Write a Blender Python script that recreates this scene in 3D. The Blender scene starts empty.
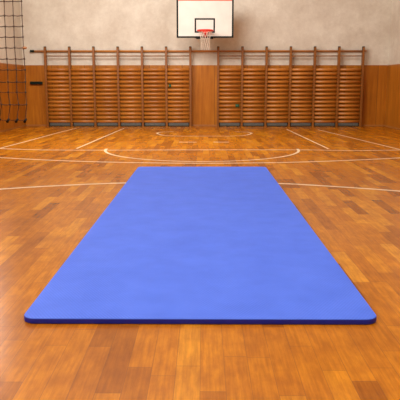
import bpy, bmesh, math, random
from mathutils import Vector, Matrix
random.seed(7)
C = bpy.context.scene.collection
sc = bpy.context.scene
PI = math.pi
# ------------------------------------------------------------------ camera
F = 630.0; H = 1.45
PITCH = math.atan(117.0 / F); YAW = math.atan(4.0 / F)
cam_d = bpy.data.cameras.new('camera'); cam = bpy.data.objects.new('camera', cam_d); C.objects.link(cam)
cam_d.sensor_width = 36.0; cam_d.lens = 36.0 * F / 400.0; cam_d.clip_end = 200
cam.location = (0, 0, H)
ROT = Matrix.Rotation(YAW, 3, 'Z') @ Matrix.Rotation(PI / 2 - PITCH, 3, 'X')
cam.rotation_euler = ROT.to_euler()
sc.camera = cam
def ray(px, py):
    return ROT @ Vector(((px - 200) / F, (200 - py) / F, -1))
def onfloor(px, py, z=0.0):
    d = ray(px, py); t = (z - H) / d.z
    return Vector((d.x * t, d.y * t, z))
def at(px, py, Y):
    d = ray(px, py); t = Y / d.y
    return Vector((d.x * t, Y, H + d.z * t))
YW = round(onfloor(204, 126).y, 2)          # back wall
# ------------------------------------------------------------------ materials
def mat(name):
    m = bpy.data.materials.new(name); m.use_nodes = True
    nt = m.node_tree; b = nt.nodes['Principled BSDF']
    return m, nt, b
def lk(nt, a, b): nt.links.new(a, b)
def nd(nt, t, **kw):
    n = nt.nodes.new(t)
    for k, v in kw.items(): setattr(n, k, v)
    return n
def mth(nt, op, a, b=None):
    n = nd(nt, 'ShaderNodeMath', operation=op)
    for i, v in enumerate((a, b)):
        if v is None: continue
        if isinstance(v, (int, float)): n.inputs[i].default_value = v
        else: lk(nt, v, n.inputs[i])
    return n.outputs[0]
def ramp(nt, fac, stops):
    r = nd(nt, 'ShaderNodeValToRGB'); e = r.color_ramp.elements
    while len(e) < len(stops): e.new(0.5)
    for i, (p, c) in enumerate(stops): e[i].position = p; e[i].color = (*c, 1)
    lk(nt, fac, r.inputs[0]); return r.outputs[0]
def mix(nt, a, b, fac, mode='MIX'):
    n = nd(nt, 'ShaderNodeMix', data_type='RGBA', blend_type=mode)
    for i, v in ((0, fac), (6, a), (7, b)):
        if isinstance(v, (int, float)): n.inputs[i].default_value = v
        elif isinstance(v, tuple): n.inputs[i].default_value = (*v, 1)
        else: lk(nt, v, n.inputs[i])
    return n.outputs[2]
def noise(nt, vec, scale, detail=3, rough=0.5):
    n = nd(nt, 'ShaderNodeTexNoise'); n.inputs['Scale'].default_value = scale
    n.inputs['Detail'].default_value = detail; n.inputs['Roughness'].default_value = rough
    lk(nt, vec, n.inputs['Vector']); return n.outputs['Fac']
def mapping(nt, scale=(1, 1, 1), loc=(0, 0, 0)):
    g = nd(nt, 'ShaderNodeNewGeometry'); m = nd(nt, 'ShaderNodeMapping')
    m.inputs['Scale'].default_value = scale; m.inputs['Location'].default_value = loc
    lk(nt, g.outputs['Position'], m.inputs['Vector']); return m.outputs[0]
def bump(nt, b, h, strength, dist=0.01):
    n = nd(nt, 'ShaderNodeBump'); n.inputs['Strength'].default_value = strength
    n.inputs['Distance'].default_value = dist
    lk(nt, h, n.inputs['Height']); lk(nt, n.outputs[0], b.inputs['Normal'])
def plain(name, col, rough=0.5, metal=0.0, var=0.12, scale=30):
    m, nt, b = mat(name)
    v = mapping(nt); f = noise(nt, v, scale)
    lo = tuple(c * (1 - var) for c in col); hi = tuple(min(1, c * (1 + var)) for c in col)
    lk(nt, ramp(nt, f, [(0.3, lo), (0.7, hi)]), b.inputs['Base Color'])
    b.inputs['Roughness'].default_value = rough; b.inputs['Metallic'].default_value = metal
    if max(col) < .07: b.inputs['Specular IOR Level'].default_value = .15
    return m
def floor_material():
    m, nt, b = mat('varnished_parquet')
    g = nd(nt, 'ShaderNodeNewGeometry'); s = nd(nt, 'ShaderNodeSeparateXYZ'); lk(nt, g.outputs['Position'], s.inputs[0])
    W, L = 0.125, 0.85
    xr = mth(nt, 'DIVIDE', mth(nt, 'ADD', s.outputs[0], 20.018), W)
    row = mth(nt, 'FLOOR', xr); fx = mth(nt, 'FRACT', xr)
    wn = nd(nt, 'ShaderNodeTexWhiteNoise', noise_dimensions='1D'); lk(nt, row, wn.inputs['W'])
    yr = mth(nt, 'DIVIDE', mth(nt, 'ADD', s.outputs[1], mth(nt, 'MULTIPLY', wn.outputs[0], 7.3)), L)
    col = mth(nt, 'FLOOR', yr); fy = mth(nt, 'FRACT', yr)
    cv = nd(nt, 'ShaderNodeCombineXYZ'); lk(nt, row, cv.inputs[0]); lk(nt, col, cv.inputs[1])
    w2 = nd(nt, 'ShaderNodeTexWhiteNoise', noise_dimensions='2D'); lk(nt, cv.outputs[0], w2.inputs['Vector'])
    base = ramp(nt, w2.outputs[0], [(0.0, FLOOR_COLS[0]), (0.25, FLOOR_COLS[1]), (0.75, FLOOR_COLS[2]), (1.0, FLOOR_COLS[3])])
    gr = noise(nt, mapping(nt, (55, 2.5, 1)), 1.0, 5, 0.65)
    c1 = mix(nt, base, ramp(nt, gr, [(0.3, (0.72, 0.66, 0.6)), (0.7, (1.16, 1.14, 1.10))]), 0.9, 'MULTIPLY')
    bl = noise(nt, mapping(nt, (1.1, 0.9, 1)), 1.6, 5, 0.6)
    c2 = mix(nt, c1, ramp(nt, bl, [(0.35, (0.78, 0.70, 0.62)), (0.65, (1.08, 1.08, 1.08))]), 0.7, 'MULTIPLY')
    fl = noise(nt, mapping(nt, (9, 3.5, 1)), 1.6, 4, 0.65)
    c2 = mix(nt, c2, ramp(nt, fl, [(0.38, (0.76, 0.68, 0.60)), (0.62, (1.1, 1.1, 1.1))]), 0.6, 'MULTIPLY')
    ex = mth(nt, 'MINIMUM', fx, mth(nt, 'SUBTRACT', 1.0, fx)); ey = mth(nt, 'MINIMUM', fy, mth(nt, 'SUBTRACT', 1.0, fy))
    gx = mth(nt, 'LESS_THAN', ex, 0.013); gy = mth(nt, 'LESS_THAN', ey, 0.003)
    gap = mth(nt, 'MAXIMUM', gx, gy)
    c3 = mix(nt, c2, (0.16, 0.055, 0.012), mth(nt, 'MULTIPLY', gap, 0.55))
    lk(nt, c3, b.inputs['Base Color'])
    rn = noise(nt, mapping(nt, (1, 1, 1)), 2.5, 4)
    rr = nd(nt, 'ShaderNodeMapRange'); lk(nt, rn, rr.inputs[0]); rr.inputs[3].default_value = FLOOR_R[0]; rr.inputs[4].default_value = FLOOR_R[1]
    lk(nt, rr.outputs[0], b.inputs['Roughness'])
    b.inputs['Specular IOR Level'].default_value = FLOOR_SPEC
    bh = mth(nt, 'ADD', mth(nt, 'MULTIPLY', gr, 0.3), mth(nt, 'SUBTRACT', 1.0, gap))
    bump(nt, b, bh, 0.12, 0.002)
    return m
def wood(name, dark, light, axis='Z', rough=0.4, seams=None, spec=0.5):
    m, nt, b = mat(name)
    sc_ = {'Z': (14, 14, 0.9), 'X': (0.9, 14, 14)}[axis]
    g1 = noise(nt, mapping(nt, sc_), 1.0, 5, 0.6)
    base = ramp(nt, g1, [(0.3, dark), (0.7, light)])
    big = noise(nt, mapping(nt, (1, 1, 0.5)), 1.3, 4, 0.6)
    c = mix(nt, base, ramp(nt, big, [(0.35, (0.78, 0.72, 0.66)), (0.65, (1.08, 1.08, 1.08))]), 0.7, 'MULTIPLY')
    if seams:
        g = nd(nt, 'ShaderNodeNewGeometry'); s = nd(nt, 'ShaderNodeSeparateXYZ'); lk(nt, g.outputs['Position'], s.inputs[0])
        xr = mth(nt, 'DIVIDE', mth(nt, 'ADD', s.outputs[seams[0]], 40 + seams[2]), seams[1])
        row = mth(nt, 'FLOOR', xr); fx = mth(nt, 'FRACT', xr)
        wn = nd(nt, 'ShaderNodeTexWhiteNoise', noise_dimensions='1D'); lk(nt, row, wn.inputs['W'])
        c = mix(nt, c, ramp(nt, wn.outputs[0], [(0, (0.86, 0.84, 0.8)), (1, (1.06, 1.06, 1.06))]), 0.8, 'MULTIPLY')
        c = mix(nt, c, (0.09, 0.03, 0.008), mth(nt, 'MULTIPLY', mth(nt, 'LESS_THAN', fx, 0.018), 0.6))
    lk(nt, c, b.inputs['Base Color']); b.inputs['Roughness'].default_value = rough
    b.inputs['Specular IOR Level'].default_value = spec
    bump(nt, b, g1, 0.1, 0.003)
    return m
def plaster(name, lo, hi):
    m, nt, b = mat(name)
    n1 = noise(nt, mapping(nt, (1, 1, 1)), 1.1, 6, 0.62); n2 = noise(nt, mapping(nt, (1, 1, 1)), 9, 6, 0.7)
    c = ramp(nt, n1, [(0.35, lo), (0.65, hi)])
    c = mix(nt, c, ramp(nt, n2, [(0.3, (0.9, 0.88, 0.86)), (0.7, (1.05, 1.05, 1.05))]), 0.8, 'MULTIPLY')
    lk(nt, c, b.inputs['Base Color']); b.inputs['Roughness'].default_value = 0.85
    b.inputs['Specular IOR Level'].default_value = 0.2
    bump(nt, b, n2, 0.15, 0.004)
    return m
def mat_material(name, col_lo, col_hi):
    m, nt, b = mat(name)
    g = nd(nt, 'ShaderNodeNewGeometry'); s = nd(nt, 'ShaderNodeSeparateXYZ'); lk(nt, g.outputs['Position'], s.inputs[0])
    P = 2 * PI / 0.022
    sx = mth(nt, 'SINE', mth(nt, 'MULTIPLY', s.outputs[0], P)); sy = mth(nt, 'SINE', mth(nt, 'MULTIPLY', s.outputs[1], P * 0.6))
    w = mth(nt, 'MULTIPLY', sx, sy)
    n1 = noise(nt, mapping(nt, (1, 1, 1)), 3.2, 5, 0.65)
    c = ramp(nt, n1, [(0.3, col_lo), (0.7, col_hi)])
    wr = nd(nt, 'ShaderNodeMapRange'); lk(nt, w, wr.inputs[0]); wr.inputs[1].default_value = -1
    c = mix(nt, c, ramp(nt, wr.outputs[0], [(0, (0.80, 0.83, 0.90)), (1, (1.12, 1.10, 1.04))]), 0.9, 'MULTIPLY')
    lk(nt, c, b.inputs['Base Color']); b.inputs['Roughness'].default_value = 0.6
    b.inputs['Specular IOR Level'].default_value = 0.35
    bump(nt, b, w, 0.15, 0.002)
    return m
FLOOR_COLS = [(0.34, 0.106, 0.003), (0.50, 0.172, 0.004), (0.57, 0.208, 0.005), (0.68, 0.290, 0.014)]
FLOOR_R = (0.18, 0.30); FLOOR_SPEC = 0.22
M_floor = floor_material()
M_line = plain('court_line_paint', (0.76, 0.60, 0.41), 0.35, 0, 0.1, 8)
M_wall = plaster('cream_plaster', (0.585, 0.52, 0.43), (0.73, 0.69, 0.595))
M_ceil = plaster('white_ceiling_paint', (0.62, 0.58, 0.52), (0.7, 0.66, 0.6))
M_wains = wood('varnished_plywood_panels', (0.36, 0.112, 0.006), (0.52, 0.190, 0.013), 'Z', 0.38, (0, 1.10, 0.35), 0.3)
M_wains_s = wood('varnished_plywood_panels_side', (0.36, 0.112, 0.006), (0.52, 0.190, 0.013), 'Z', 0.38, (1, 1.10, 0.2), 0.3)
M_post = wood('post_wood', (0.20, 0.062, 0.005), (0.29, 0.103, 0.011), 'Z', 0.4)
M_rung = wood('rung_wood', (0.40, 0.13, 0.012), (0.56, 0.215, 0.03), 'X', 0.35)
M_base = wood('baseboard_wood', (0.34, 0.13, 0.03), (0.44, 0.19, 0.05), 'X', 0.4)
M_cap = plain('dark_metal_cap', (0.035, 0.03, 0.022), 0.5, 0.3)
M_kick = plain('grey_kick_board', (0.095, 0.10, 0.09), 0.5, 0, 0.25, 20)
M_kickf = plain('black_kick_frame', (0.02, 0.018, 0.014), 0.5)
M_green = plain('dark_green_metal', (0.006, 0.013, 0.009), 0.55)
M_tape = plain('green_tape', (0.02, 0.10, 0.045), 0.5)
M_board = plain('white_backboard_paint', (0.70, 0.67, 0.61), 0.5, 0, 0.05, 3)
M_black = plain('black_backboard_paint', (0.006, 0.009, 0.007), 0.6)
M_red = plain('red_rim_paint', (0.75, 0.035, 0.02), 0.35)
M_cordw = plain('white_net_cord', (0.75, 0.66, 0.55), 0.8)
M_steel = plain('grey_steel_bracket', (0.16, 0.14, 0.12), 0.45, 0.4)
M_rope = plain('dark_brown_rope', (0.055, 0.032, 0.022), 0.85)
M_weight = plain('black_toggle', (0.012, 0.01, 0.009), 0.5)
M_toggle = plain('brown_wooden_toggle', (0.30, 0.12, 0.035), 0.5)
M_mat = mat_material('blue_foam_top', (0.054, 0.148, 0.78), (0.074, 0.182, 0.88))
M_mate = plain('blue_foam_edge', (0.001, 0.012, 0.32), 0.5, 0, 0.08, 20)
# ------------------------------------------------------------------ mesh helpers
def obj(name, bm, m, parent=None, smooth=False):
    me = bpy.data.meshes.new(name); bm.to_mesh(me); bm.free()
    for mm in (m if isinstance(m, (list, tuple)) else [m]): me.materials.append(mm)
    if smooth:
        for p in me.polygons: p.use_smooth = True
    o = bpy.data.objects.new(name, me); C.objects.link(o)
    if parent: o.parent = parent; o.matrix_parent_inverse = Matrix.Translation(-parent.location)
    return o
def tag(o, label, cat, group=None):
    o['label'] = label; o['category'] = cat
    if group: o['group'] = group
    return o
def thing(name, loc, label, cat, group=None):
    o = bpy.data.objects.new(name, None); C.objects.link(o); o.location = loc
    return tag(o, label, cat, group)
def struct(name, bm, m, parent=None):
    o = obj(name, bm, m, parent)
    if not parent: o['kind'] = 'structure'
    return o
def box(bm, a, b, bev=0.0):
    a = Vector(a); b = Vector(b)
    r = bmesh.ops.create_cube(bm, size=1.0); vs = r['verts']
    for v in vs: v.co = Vector([(a[i] + b[i]) / 2 + v.co[i] * abs(b[i] - a[i]) for i in range(3)])
    if bev:
        es = list({e for v in vs for e in v.link_edges})
        bmesh.ops.bevel(bm, geom=es, offset=bev, segments=2, affect='EDGES', profile=0.6)
    return bm
def tube(bm, pts, r, seg=8, sy=1.0, caps=True, closed=False):
    pts = [Vector(p) for p in pts]; n = len(pts); rings = []
    rr = r if isinstance(r, (list, tuple)) else [r] * n
    for i, p in enumerate(pts):
        if closed: t = pts[(i + 1) % n] - pts[i - 1]
        else: t = pts[min(i + 1, n - 1)] - pts[max(i - 1, 0)]
        t.normalize()
        up = Vector((0, 0, 1)) if abs(t.z) < 0.9 else Vector((0, 1, 0))
        u = t.cross(up).normalized(); w = u.cross(t)
        rings.append([bm.verts.new(p + u * (rr[i] * math.cos(2 * PI * k / seg)) + w * (rr[i] * sy * math.sin(2 * PI * k / seg))) for k in range(seg)])
    for i in range(n if closed else n - 1):
        A, B = rings[i], rings[(i + 1) % n]
        for k in range(seg):
            bm.faces.new((A[k], A[(k + 1) % seg], B[(k + 1) % seg], B[k]))
    if caps and not closed:
        bm.faces.new(rings[0][::-1]); bm.faces.new(rings[-1])
    bmesh.ops.recalc_face_normals(bm, faces=bm.faces)
    return bm
def copy_tree(o, parent=None):
    c = o.copy(); C.objects.link(c)
    if parent: c.parent = parent
    for ch in list(o.children): copy_tree(ch, c)
    return c
# ------------------------------------------------------------------ room
XR = round(at(385.0, 128, YW).x, 2); XL = round(at(26.0, 128, YW).x, 2)
YB = -7.0; ZC = 6.6
WZ = round(at(204, 65.2, YW).z, 3)
print('ROOM', YW, XL, XR, WZ)
struct('floor', box(bmesh.new(), (XL - .2, YB - .2, -0.1), (XR + .2, YW + .2, 0)), M_floor)
floor_o = bpy.data.objects['floor']
struct('ceiling', box(bmesh.new(), (XL - .2, YB - .2, ZC), (XR + .2, YW + .2, ZC + .1)), M_ceil)
wb = struct('wall_back', box(bmesh.new(), (XL - .2, YW, 0), (XR + .2, YW + .2, ZC)), M_wall)
wl = struct('wall_left', box(bmesh.new(), (XL - .2, YB, 0), (XL, YW, ZC)), M_wall)
wr_ = struct('wall_right', box(bmesh.new(), (XR, YB, 0), (XR + .2, YW, ZC)), M_wall)
wf = struct('wall_front', box(bmesh.new(), (XL - .2, YB - .2, 0), (XR + .2, YB, ZC)), M_wall)
T = 0.025
struct('wainscot_panel', box(bmesh.new(), (XL, YW - T, 0), (XR, YW, WZ)), M_wains, wb)
struct('wainscot_panel', box(bmesh.new(), (XL, YB, 0), (XL + T, YW - T, WZ)), M_wains_s, wl)
struct('wainscot_panel', box(bmesh.new(), (XR - T, YB, 0), (XR, YW - T, WZ)), M_wains_s, wr_)
struct('wainscot_panel', box(bmesh.new(), (XL + T, YB, 0), (XR - T, YB + T, WZ)), M_wains, wf)
struct('baseboard_back', box(bmesh.new(), (XL + T, YW - T - .015, 0), (XR - T, YW - T, .045), .004), M_base)
struct('baseboard_left', box(bmesh.new(), (XL + T, YB + T, 0), (XL + T + .015, YW - T - .015, .045), .004), M_base)
struct('baseboard_right', box(bmesh.new(), (XR - T - .015, YB + T, 0), (XR - T, YW - T - .015, .045), .004), M_base)
# ------------------------------------------------------------------ court lines (paint on the floor)
def smooth_pts(P, n=10):
    if len(P) < 3: return P
    out = []
    Q = [P[0] * 2 - P[1]] + P + [P[-1] * 2 - P[-2]]
    for i in range(1, len(Q) - 2):
        a, b, c, d = Q[i - 1:i + 3]
        for k in range(n):
            t = k / n
            out.append(0.5 * ((2 * b) + (c - a) * t + (2 * a - 5 * b + 4 * c - d) * t * t + (3 * b - a - 3 * c + d) * t ** 3))
    out.append(P[-1]); return out
def painted_line(P, w, z=0.0012):
    P = smooth_pts([Vector((p[0], p[1], 0)) for p in P]); bm = bmesh.new(); prev = None
    for i, p in enumerate(P):
        t = (P[min(i + 1, len(P) - 1)] - P[max(i - 1, 0)]).normalized(); n = Vector((-t.y, t.x, 0)) * w / 2
        cur = (bm.verts.new((p + n).xy.to_3d() + Vector((0, 0, z))), bm.verts.new((p - n).xy.to_3d() + Vector((0, 0, z))))
        if prev: bm.faces.new((prev[0], prev[1], cur[1], cur[0]))
        prev = cur
    bmesh.ops.recalc_face_normals(bm, faces=bm.faces)
    for f in bm.faces:
        if f.normal.z < 0: f.normal_flip()
    return obj('court_line', bm, M_line, floor_o)
def px_line(pts, w, z=0.0012): return painted_line([onfloor(*p) for p in pts], w * .8, z)
px_line([(124, 128.3), (76.5, 148.6)], .06)
px_line([(286.5, 129.2), (328.5, 148.9)], .06)
px_line([(-30, 147.6), (0, 148.6), (40, 149.9), (100, 150.2), (200, 149.9), (300, 149.9), (350, 150.6), (400, 150.1), (440, 149.4)], .09, .0016)
px_line([(0, 148.3), (28, 141), (60, 132.3), (76, 128.4)], .06, .002)
px_line([(400, 149.6), (370, 142.3), (337, 134.3), (318, 129.8)], .06, .002)
px_line([(-40, 155), (0, 157.6), (50, 160.2), (100, 161.9), (150, 162.9), (200, 163.3), (250, 163.0), (300, 162.1), (350, 160.3), (400, 157.9), (440, 155.3)], .09, .0012)
px_line([(-40, 192.8), (0, 189.2), (60, 185.6), (125, 183.0), (200, 182.2), (275, 183.4), (335, 186.6), (400, 191.2), (440, 195)], .095)
c0 = onfloor(107.0, 148.6); c1 = onfloor(297.8, 149.2); bt = onfloor(202.5, 161.6)
ccx = (c0.x + c1.x) / 2; ra = (c1.x - c0.x) / 2; ccy = (c0.y + c1.y) / 2; rb = ccy - bt.y
print('CIRCLE', ra, rb, 'MATLEN', onfloor(138, 167), onfloor(21, 323))
painted_line([(ccx - ra * math.cos(a), ccy - rb * math.sin(a)) for a in [PI * k / 24 for k in range(25)]], .06, .0024)
for a, b in ((179, 196.5), (213.5, 229)):
    px_line([(a, 142.1), (b, 142.2)], .10)
g0 = onfloor(157.2, 133.4); g1 = onfloor(251.6, 133.6); gb = onfloor(204, 136.1)
gx = (g0.x + g1.x) / 2; gr_ = (g1.x - g0.x) / 2; gd = (g0.y - gb.y)
U = [(gx - gr_ + .45, g0.y + gd * .7), (gx - gr_ + .1, g0.y + gd * .5), (gx - gr_, g0.y), (gx - gr_ + .25, g0.y - gd * .75), (gx - gr_ * .5, gb.y), (gx, gb.y)]
U += [(2 * gx - x, y) for x, y in U[-2::-1]]
painted_line(U, .06)
# ------------------------------------------------------------------ exercise mat
def build_mat():
    z1 = 0.037
    A = onfloor(20.5, 318.3, z1); B = onfloor(380.0, 319.3, z1); D = onfloor(138.3, 166.6, z1); E = onfloor(265.8, 166.6, z1)
    cx = (A.x + B.x + D.x + E.x) / 4
    hw = ((B.x - A.x) + (E.x - D.x)) / 4; y0 = (A.y + B.y) / 2; y1 = D.y
    print('MAT', cx, hw, y0, y1, A.x, B.x, D.x, E.x)
    t = thing('exercise_mat', (cx, (y0 + y1) / 2, 0), 'large thick blue foam exercise mat with rounded corners lying on the wooden floor', 'mat')
    def outline(ins, R=.085, n=8):
        out = []
        # corners: near-left, near-right, far-right, far-left (A..E give the slight skew of the mat)
        cs = [(A.x, A.y), (B.x, B.y), (E.x, E.y), (D.x, D.y)]
        ang = [PI, 1.5 * PI, 0, .5 * PI]; sg = [(1, 1), (-1, 1), (-1, -1), (1, -1)]
        for (x, y), a0, (sx, sy) in zip(cs, ang, sg):
            ox, oy = x + sx * R, y + sy * R
            for k in range(n + 1):
                a = a0 + PI / 2 * k / n
                out.append((ox + (R - ins) * math.cos(a), oy + (R - ins) * math.sin(a)))
        return out
    def loft(layers):
        bm = bmesh.new(); rings = [[bm.verts.new((x, y, z)) for x, y in outline(i)] for i, z in layers]
        for a, b in zip(rings, rings[1:]):
            n = len(a)
            for k in range(n): bm.faces.new((a[k], a[(k + 1) % n], b[(k + 1) % n], b[k]))
        bm.faces.new(rings[0][::-1]); bm.faces.new(rings[-1]); bmesh.ops.recalc_face_normals(bm, faces=bm.faces)
        return bm
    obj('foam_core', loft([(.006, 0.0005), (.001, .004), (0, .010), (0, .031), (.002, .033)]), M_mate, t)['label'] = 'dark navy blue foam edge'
    obj('top_sheet', loft([(.002, .033), (.0025, .035), (.005, .0365), (.010, z1)]), M_mat, t)
build_mat()
# ------------------------------------------------------------------ wall bars
YF = YW - T - 0.24                       # front plane of the posts
PD = 0.15                                # post depth
YR = YF + 0.045                          # rung axis
rung_y = [121.4, 117.5, 113.6, 109.7, 105.7, 101.8, 97.8, 93.8, 89.8, 85.8, 81.7, 77.6, 73.6, 69.6]
RZ = [at(204, y, YR).z for y in rung_y]; ZTOP = at(204, 46.8, YF).z
Z56 = at(204, 56, YR).z; ZPOLE = at(204, 51.1, YF + PD + .035).z
PW = 0.072
def post_bm(x):
    bm = bmesh.new()
    # side profile in (y, z): upright with a rounded head leaning forward slightly, foot on the floor
    prof = [(YF, 0.0), (YF + PD, 0.0), (YF + PD, ZTOP - .16), (YF + PD * .62, ZTOP - .03), (YF + PD * .35, ZTOP), (YF + .02, ZTOP - .02), (YF, ZTOP - .06)]
    f = [bm.verts.new((x - PW / 2, y, z)) for y, z in prof]; face = bm.faces.new(f)
    r = bmesh.ops.extrude_face_region(bm, geom=[face])
    for v in [g for g in r['geom'] if isinstance(g, bmesh.types.BMVert)]: v.co.x += PW
    bmesh.ops.recalc_face_normals(bm, faces=bm.faces)
    bmesh.ops.bevel(bm, geom=[e for e in bm.edges if abs(e.verts[0].co.x - e.verts[1].co.x) < 1e-6], offset=.005, segments=1, affect='EDGES')
    return bm
def wall_bars(xs, label):
    t = thing('wall_bars', (sum(xs) / len(xs), YF + PD / 2, 0), label, 'wall bars', 'gym wall bars along the back wall')
    for x in xs:
        p = obj('post', post_bm(x), M_post, t)
        cb = bmesh.new(); box(cb, (x - PW / 2 - .004, YF + .03, ZTOP - .12), (x + PW / 2 + .004, YF + .11, ZTOP + .015), .008)
        q = obj('post_cap', cb, M_cap, p); q['label'] = 'dark cap on top of the post'
        for z in (.45, ZTOP - .45):
            b = bmesh.new(); box(b, (x - .015, YF + PD - .01, z - .04), (x + .015, YW - T - .001, z + .04), .004)
            obj('wall_bracket', b, M_cap, t)
    for a, b in zip(xs, xs[1:]):
        for z in RZ + [Z56]:
            bm = bmesh.new()
            small = z == Z56
            tube(bm, [(a + PW / 2 - .003, YR, z), ((a + b) / 2, YR, z), (b - PW / 2 + .003, YR, z)], (.024 if not small else .018), 10, 1.8 if not small else 1.0 if not small else 1.0)
            obj('rung', bm, M_rung if not small else M_post, t, True)
        k = bmesh.new(); box(k, (a + PW / 2 + .03, YF + .05, .025), (b - PW / 2 - .03, YF + .075, .125), .004)
        ko = obj('kick_board', k, M_kick, t); ko['label'] = 'grey kick board near the floor'
        k = bmesh.new()
        box(k, (a + PW / 2, YF + .076, 0.0), (b - PW / 2, YF + .10, .15), .003)
        obj('kick_frame', k, M_kickf, ko)['label'] = 'black backing of the kick board'
    return t
def px2x(p): return at(p, 51, YF).x
LX = [px2x(44.6 + (190.3 - 44.6) * i / 6) for i in range(7)]
RX = [px2x(218.3 + (363.9 - 218.3) * i / 6) for i in range(7)]
wall_bars(LX, 'row of wooden wall bars to the left of the basketball hoop, nearest the net')
wall_bars(RX, 'row of wooden wall bars to the right of the basketball hoop, near the bare corner')
# long pole behind the posts
YP = YF + PD + .032
t = thing('wooden_pole', (0, YP, ZPOLE), 'long horizontal wooden pole running behind the tops of the wall bars', 'pole')
bm = bmesh.new(); tube(bm, [(at(33, 51, YP).x, YP, ZPOLE), (0, YP, ZPOLE), (at(366.5, 51, YP).x, YP, ZPOLE)], .028, 12); obj('shaft', bm, M_rung, t, True)
xe = at(33.3, 51, YP).x
bm = bmesh.new(); tube(bm, [(xe - .11, YP, ZPOLE), (xe - .10, YP, ZPOLE), (xe + .02, YP, ZPOLE), (xe + .03, YP, ZPOLE)], [.028, .04, .04, .034], 12); obj('end_cap', bm, M_green, t)['label'] = 'black cap on the left end'
for px in (38, 204, 366):
    x = at(px, 51, YP).x; bm = bmesh.new()
    box(bm, (x - .012, YP + .02, ZPOLE - .02), (x + .012, YW - .0005, ZPOLE + .02), .003); obj('support', bm, M_cap, t)
# green marks wound round rungs
def band(px, py, w, label):
    z = min(RZ, key=lambda q: abs(q - at(px, py, YR).z)); x = at(px, py, YR).x
    bm = bmesh.new(); tube(bm, [(x - w / 2, YR, z), (x + w / 2, YR, z)], .0265, 12, 1.8)
    tag(obj('green_tape', bm, M_tape, None, True), label, 'tape', 'green tape bands on the wall bars')
band(237.4, 105, .13, 'small green tape band around a lower rung of the right wall bars')
band(170, 85.5, .08, 'small dull green tape band around an upper rung of the left wall bars')
# dark green wall fitting left of the bars
YFit = YW - T - .06
xa, xb, zf = at(30, 83, YFit).x, at(42.6, 83, YFit).x, at(36, 83, YFit).z
t = thing('wall_fitting', ((xa + xb) / 2, YW - T, zf), 'dark green horizontal metal bar bracket on the wood panelling left of the wall bars', 'wall bracket')
bm = bmesh.new(); box(bm, (xa, YFit - .03, zf - .05), (xb, YFit + .02, zf + .05), .02); obj('bar', bm, M_green, t)
for x in (xa + .08, xb - .08):
    bm = bmesh.new(); box(bm, (x - .03, YFit + .015, zf - .04), (x + .03, YW - T - .001, zf + .04), .004); obj('mounting_plate', bm, M_green, t)
# ------------------------------------------------------------------ basketball hoop
YBB = YW - 1.40
bx0, bx1 = at(176.6, 20, YBB).x, at(233.6, 20, YBB).x
bz0 = at(204, 37.9, YBB).z; bz1 = at(204, -0.9, YBB).z
bcx = (bx0 + bx1) / 2
t = thing('basketball_hoop', (bcx, YBB, bz0), 'basketball hoop with white black-edged backboard, red rim and net above the wall bars', 'basketball hoop')
bm = bmesh.new(); box(bm, (bx0, YBB, bz0), (bx1, YBB + .03, bz1), .004); bd = obj('backboard', bm, M_board, t)
def frame_bm(x0, x1, z0, z1, w, y0, y1, top=True):
    bm = bmesh.new()
    box(bm, (x0, y0, z0), (x0 + w, y1, z1)); box(bm, (x1 - w, y0, z0), (x1, y1, z1))
    box(bm, (x0 + w, y0, z0), (x1 - w, y1, z0 + w))
    if top: box(bm, (x0 + w, y0, z1 - w), (x1 - w, y1, z1))
    return bm
obj('border', frame_bm(bx0, bx1, bz0, bz1, .052, YBB - .004, YBB + .001, False), M_black, bd)['label'] = 'black border'
bm = bmesh.new(); box(bm, (bx0 + .052, YBB - .004, bz1 - .05), (bx1 - .052, YBB + .001, bz1)); obj('top_strip', bm, M_red, bd)['label'] = 'red strip along the top edge'
sx0, sx1 = at(194.6, 20, YBB).x, at(215.0, 20, YBB).x; sz1, sz0 = at(204, 18.2, YBB).z, at(204, 32.8, YBB).z
obj('target_square', frame_bm(sx0, sx1, sz0, sz1, .048, YBB - .004, YBB + .001), M_black, bd)['label'] = 'black target square'
for pa, pb in ((196.2, 201), (209.5, 213.3)):
    bm = bmesh.new(); box(bm, (at(pa, 38, YBB).x, YBB - .012, bz0 - .03), (at(pb, 38, YBB).x, YBB + .06, bz0 + .02), .004); obj('lower_bracket', bm, M_black, t)
rx = at(205.3, 30, YBB - .4).x; RR = .235; RY = YBB - .13 - RR
rz = at(204, 30.6, RY).z
bm = bmesh.new(); tube(bm, [(rx + RR * math.cos(a), RY + RR * math.sin(a), rz) for a in [2 * PI * k / 32 for k in range(32)]], .027, 8, closed=True)
rim = obj('rim', bm, M_red, t, True)
bm = bmesh.new()
f = [bm.verts.new(c) for c in ((rx - .11, YBB - .005, rz + .025), (rx + .11, YBB - .005, rz + .025), (rx + .035, YBB - .005, rz - .17), (rx - .035, YBB - .005, rz - .17))]
g = [bm.verts.new(c) for c in ((rx - .12, RY + RR * .86, rz + .02), (rx + .12, RY + RR * .86, rz + .02), (rx + .05, RY + RR * .9, rz - .07), (rx - .05, RY + RR * .9, rz - .07))]
for k in range(4): bm.faces.new((f[k], f[(k + 1) % 4], g[(k + 1) % 4], g[k]))
bm.faces.new(g); bm.faces.new(f[::-1]); bmesh.ops.recalc_face_normals(bm, faces=bm.faces)
obj('rim_bracket', bm, M_red, t)
bm = bmesh.new(); NS = 12; zs = [0, -.09, -.19, -.30, -.43, -.58]; rs = [.225, .18, .15, .138, .135, .142]
def npt(i, k): 
    a = 2 * PI * (k + .5 * (i % 2)) / NS
    return (rx + rs[i] * math.cos(a), RY + rs[i] * math.sin(a), rz + zs[i])
for i in range(5):
    for k in range(NS):
        o2 = (k if i % 2 == 0 else k + 1)
        tube(bm, [npt(i, k), npt(i + 1, o2)], .0045, 5); tube(bm, [npt(i, k), npt(i + 1, o2 - 1)], .0045, 5)
obj('net', bm, M_cordw, rim)['label'] = 'white cord net'
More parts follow.
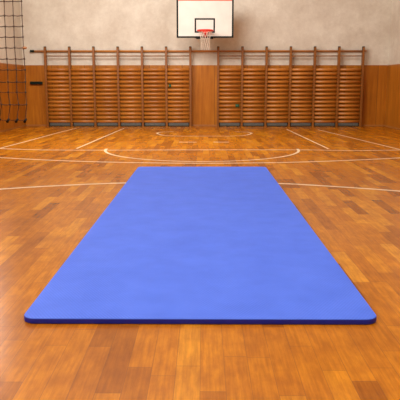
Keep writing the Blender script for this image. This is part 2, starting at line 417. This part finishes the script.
bm = bmesh.new()
for sx in (-1, 1):
    box(bm, (bcx + sx * .30 - .025, YBB + .031, bz0 - .01), (bcx + sx * .30 + .025, YBB + .08, bz1 - .1))
    tube(bm, [(bcx + sx * .30, YBB + .07, bz1 - .15), (bcx + sx * .45, YW - .01, bz1 - .10)], .03, 8)
    tube(bm, [(bcx + sx * .30, YBB + .07, bz0 + .06), (bcx + sx * .45, YW - .01, bz1 - .60)], .03, 8)
    tube(bm, [(bcx + sx * .30, YBB + .07, bz0 + .10), (bcx + sx * .45, YW - .01, bz0 + .25)], .025, 8)
obj('support_frame', bm, M_steel, t)
# ------------------------------------------------------------------ climbing net in the left corner
YN = 17.3
cols = {0: [(-14.5, 0), (-13.5, 45), (-11.5, 85), (-10, 120)]}
base = [(3.6, -20), (3.9, 0), (5.0, 26), (6.1, 48), (7.6, 70), (8.3, 92), (10.2, 106), (8.2, 119.5)]
hy = [-9.5, 1.2, 15.6, 26.4, 37.0, 47.8, 58.9, 69.8, 82.0, 92.3, 104.6, 120.0]
def colx(i, y):
    P = base; off = 8.7 * i
    for (xa_, ya_), (xb_, yb_) in zip(P, P[1:]):
        if ya_ <= y <= yb_:
            s = (y - ya_) / (yb_ - ya_); x = xa_ + (xb_ - xa_) * s; break
    else: x = P[0][0] if y < P[0][1] else P[-1][0]
    if i >= 2 and y > 95: x -= .35 * (1 - abs(y - 107) / 14) * 3
    return x + off
IDX = [-1, 0, 1, 2]
ZN = lambda y: at(12, y, YN).z
t = thing('climbing_net', (at(0, 60, YN).x, YN, ZN(120)), 'dark knotted rope net hanging at the left edge by the corner', 'net')
rnd = random.Random(3)
zt = 5.6
for i in IDX:
    bm = bmesh.new(); pts = [Vector((at(colx(i, y), y, YN).x, YN + .01 * math.sin(y), ZN(y))) for y in hy]
    pts = [Vector((pts[0].x, YN, zt))] + pts
    Q = [pts[0]]; R_ = [.011]
    for q in pts[1:]:
        d = (q - Q[-1]).normalized() * .03
        Q += [q - d, q - d * .5, q, q + d * .5, q + d]; R_ += [.011, .022, .027, .022, .011]
    tube(bm, Q, R_, 7); v = obj('vertical_rope', bm, M_rope, t, True)
    e = pts[-1]
    bm = bmesh.new(); tube(bm, [e + Vector((.035, 0, .03)), e + Vector((.0, 0, .0)), e + Vector((-.03, 0, -.05)), e + Vector((-.03, 0, -.08))], [.018, .036, .045, .02], 8)
    obj('weight', bm, M_weight, t, True)['label'] = 'black weight at the rope end'
for j, y in enumerate(hy):
    if y < -5: r = .01
    r = .013 if j not in (9, 11) else .008
    bm = bmesh.new(); P = []
    sl = rnd.uniform(-.6, .6)
    for i in IDX:
        a = at(colx(i, y), y, YN); P.append(Vector((a.x, YN, ZN(y))))
    Q = []
    for a, b in zip(P, P[1:]):
        Q += [a, (a + b) / 2 + Vector((0, 0, -.012))]
    Q.append(P[-1])
    tube(bm, Q, r, 6); obj('horizontal_rope', bm, M_rope, t, True)
bm = bmesh.new(); xh0, xh1 = XL + .001, at(colx(2, 0), 0, YN).x + .15
tube(bm, [(xh0, YN, zt), (xh1, YN, zt)], .03, 8); obj('top_bar', bm, M_steel, t)
bm = bmesh.new(); p = at(colx(2, 47.8), 47.8, YN)
tube(bm, [(p.x - .03, YN, ZN(47.8)), (p.x + .03, YN, ZN(47.8)), (p.x + .09, YN, ZN(47.8))], [.02, .04, .02], 8); obj('toggle', bm, M_toggle, t, True)['label'] = 'brown wooden toggle at the net edge'
print('NETX', xh0, xh1)
# ------------------------------------------------------------------ lights
def area(name, loc, size, power, col, rot=(0, 0, 0)):
    l = bpy.data.lights.new(name, 'AREA'); l.shape = 'RECTANGLE'; l.size, l.size_y = size; l.energy = power; l.color = col
    o = bpy.data.objects.new(name, l); C.objects.link(o); o.location = loc; o.rotation_euler = rot; return o
WARM = (1.0, 0.93, 0.84)
for y, pw in ((-3.0, 300), (3.0, 300), (9.0, 260), (15.0, 330)):
    area('window_daylight', (XL + .06, y, 4.6), (3.8, 2.6), pw, (1.0, .97, .93), (math.radians(90 - 12), 0, -PI / 2))
for y, pw in ((-1.0, 250), (5.0, 200), (11, 150)):
    area('unseen_overhead_light', (0.5, y, ZC - .1), (6.5, 2.2), pw, (1, .95, .88))
area('unseen_overhead_light', (-2.2, 13.5, ZC - .8), (4.5, 2.0), 520, (1, .97, .92), (math.radians(62), 0, math.radians(-14)))  # added lamp tilted at the back wall to brighten it, no real fixture
w = bpy.data.worlds.new('world'); sc.world = w; w.use_nodes = True
w.node_tree.nodes['Background'].inputs[0].default_value = (1, .95, .9, 1); w.node_tree.nodes['Background'].inputs[1].default_value = .3
vs = sc.view_settings; vs.view_transform = 'Standard'; vs.look = 'None'; vs.gamma = 1; vs.use_curve_mapping = False; vs.exposure = 0.0
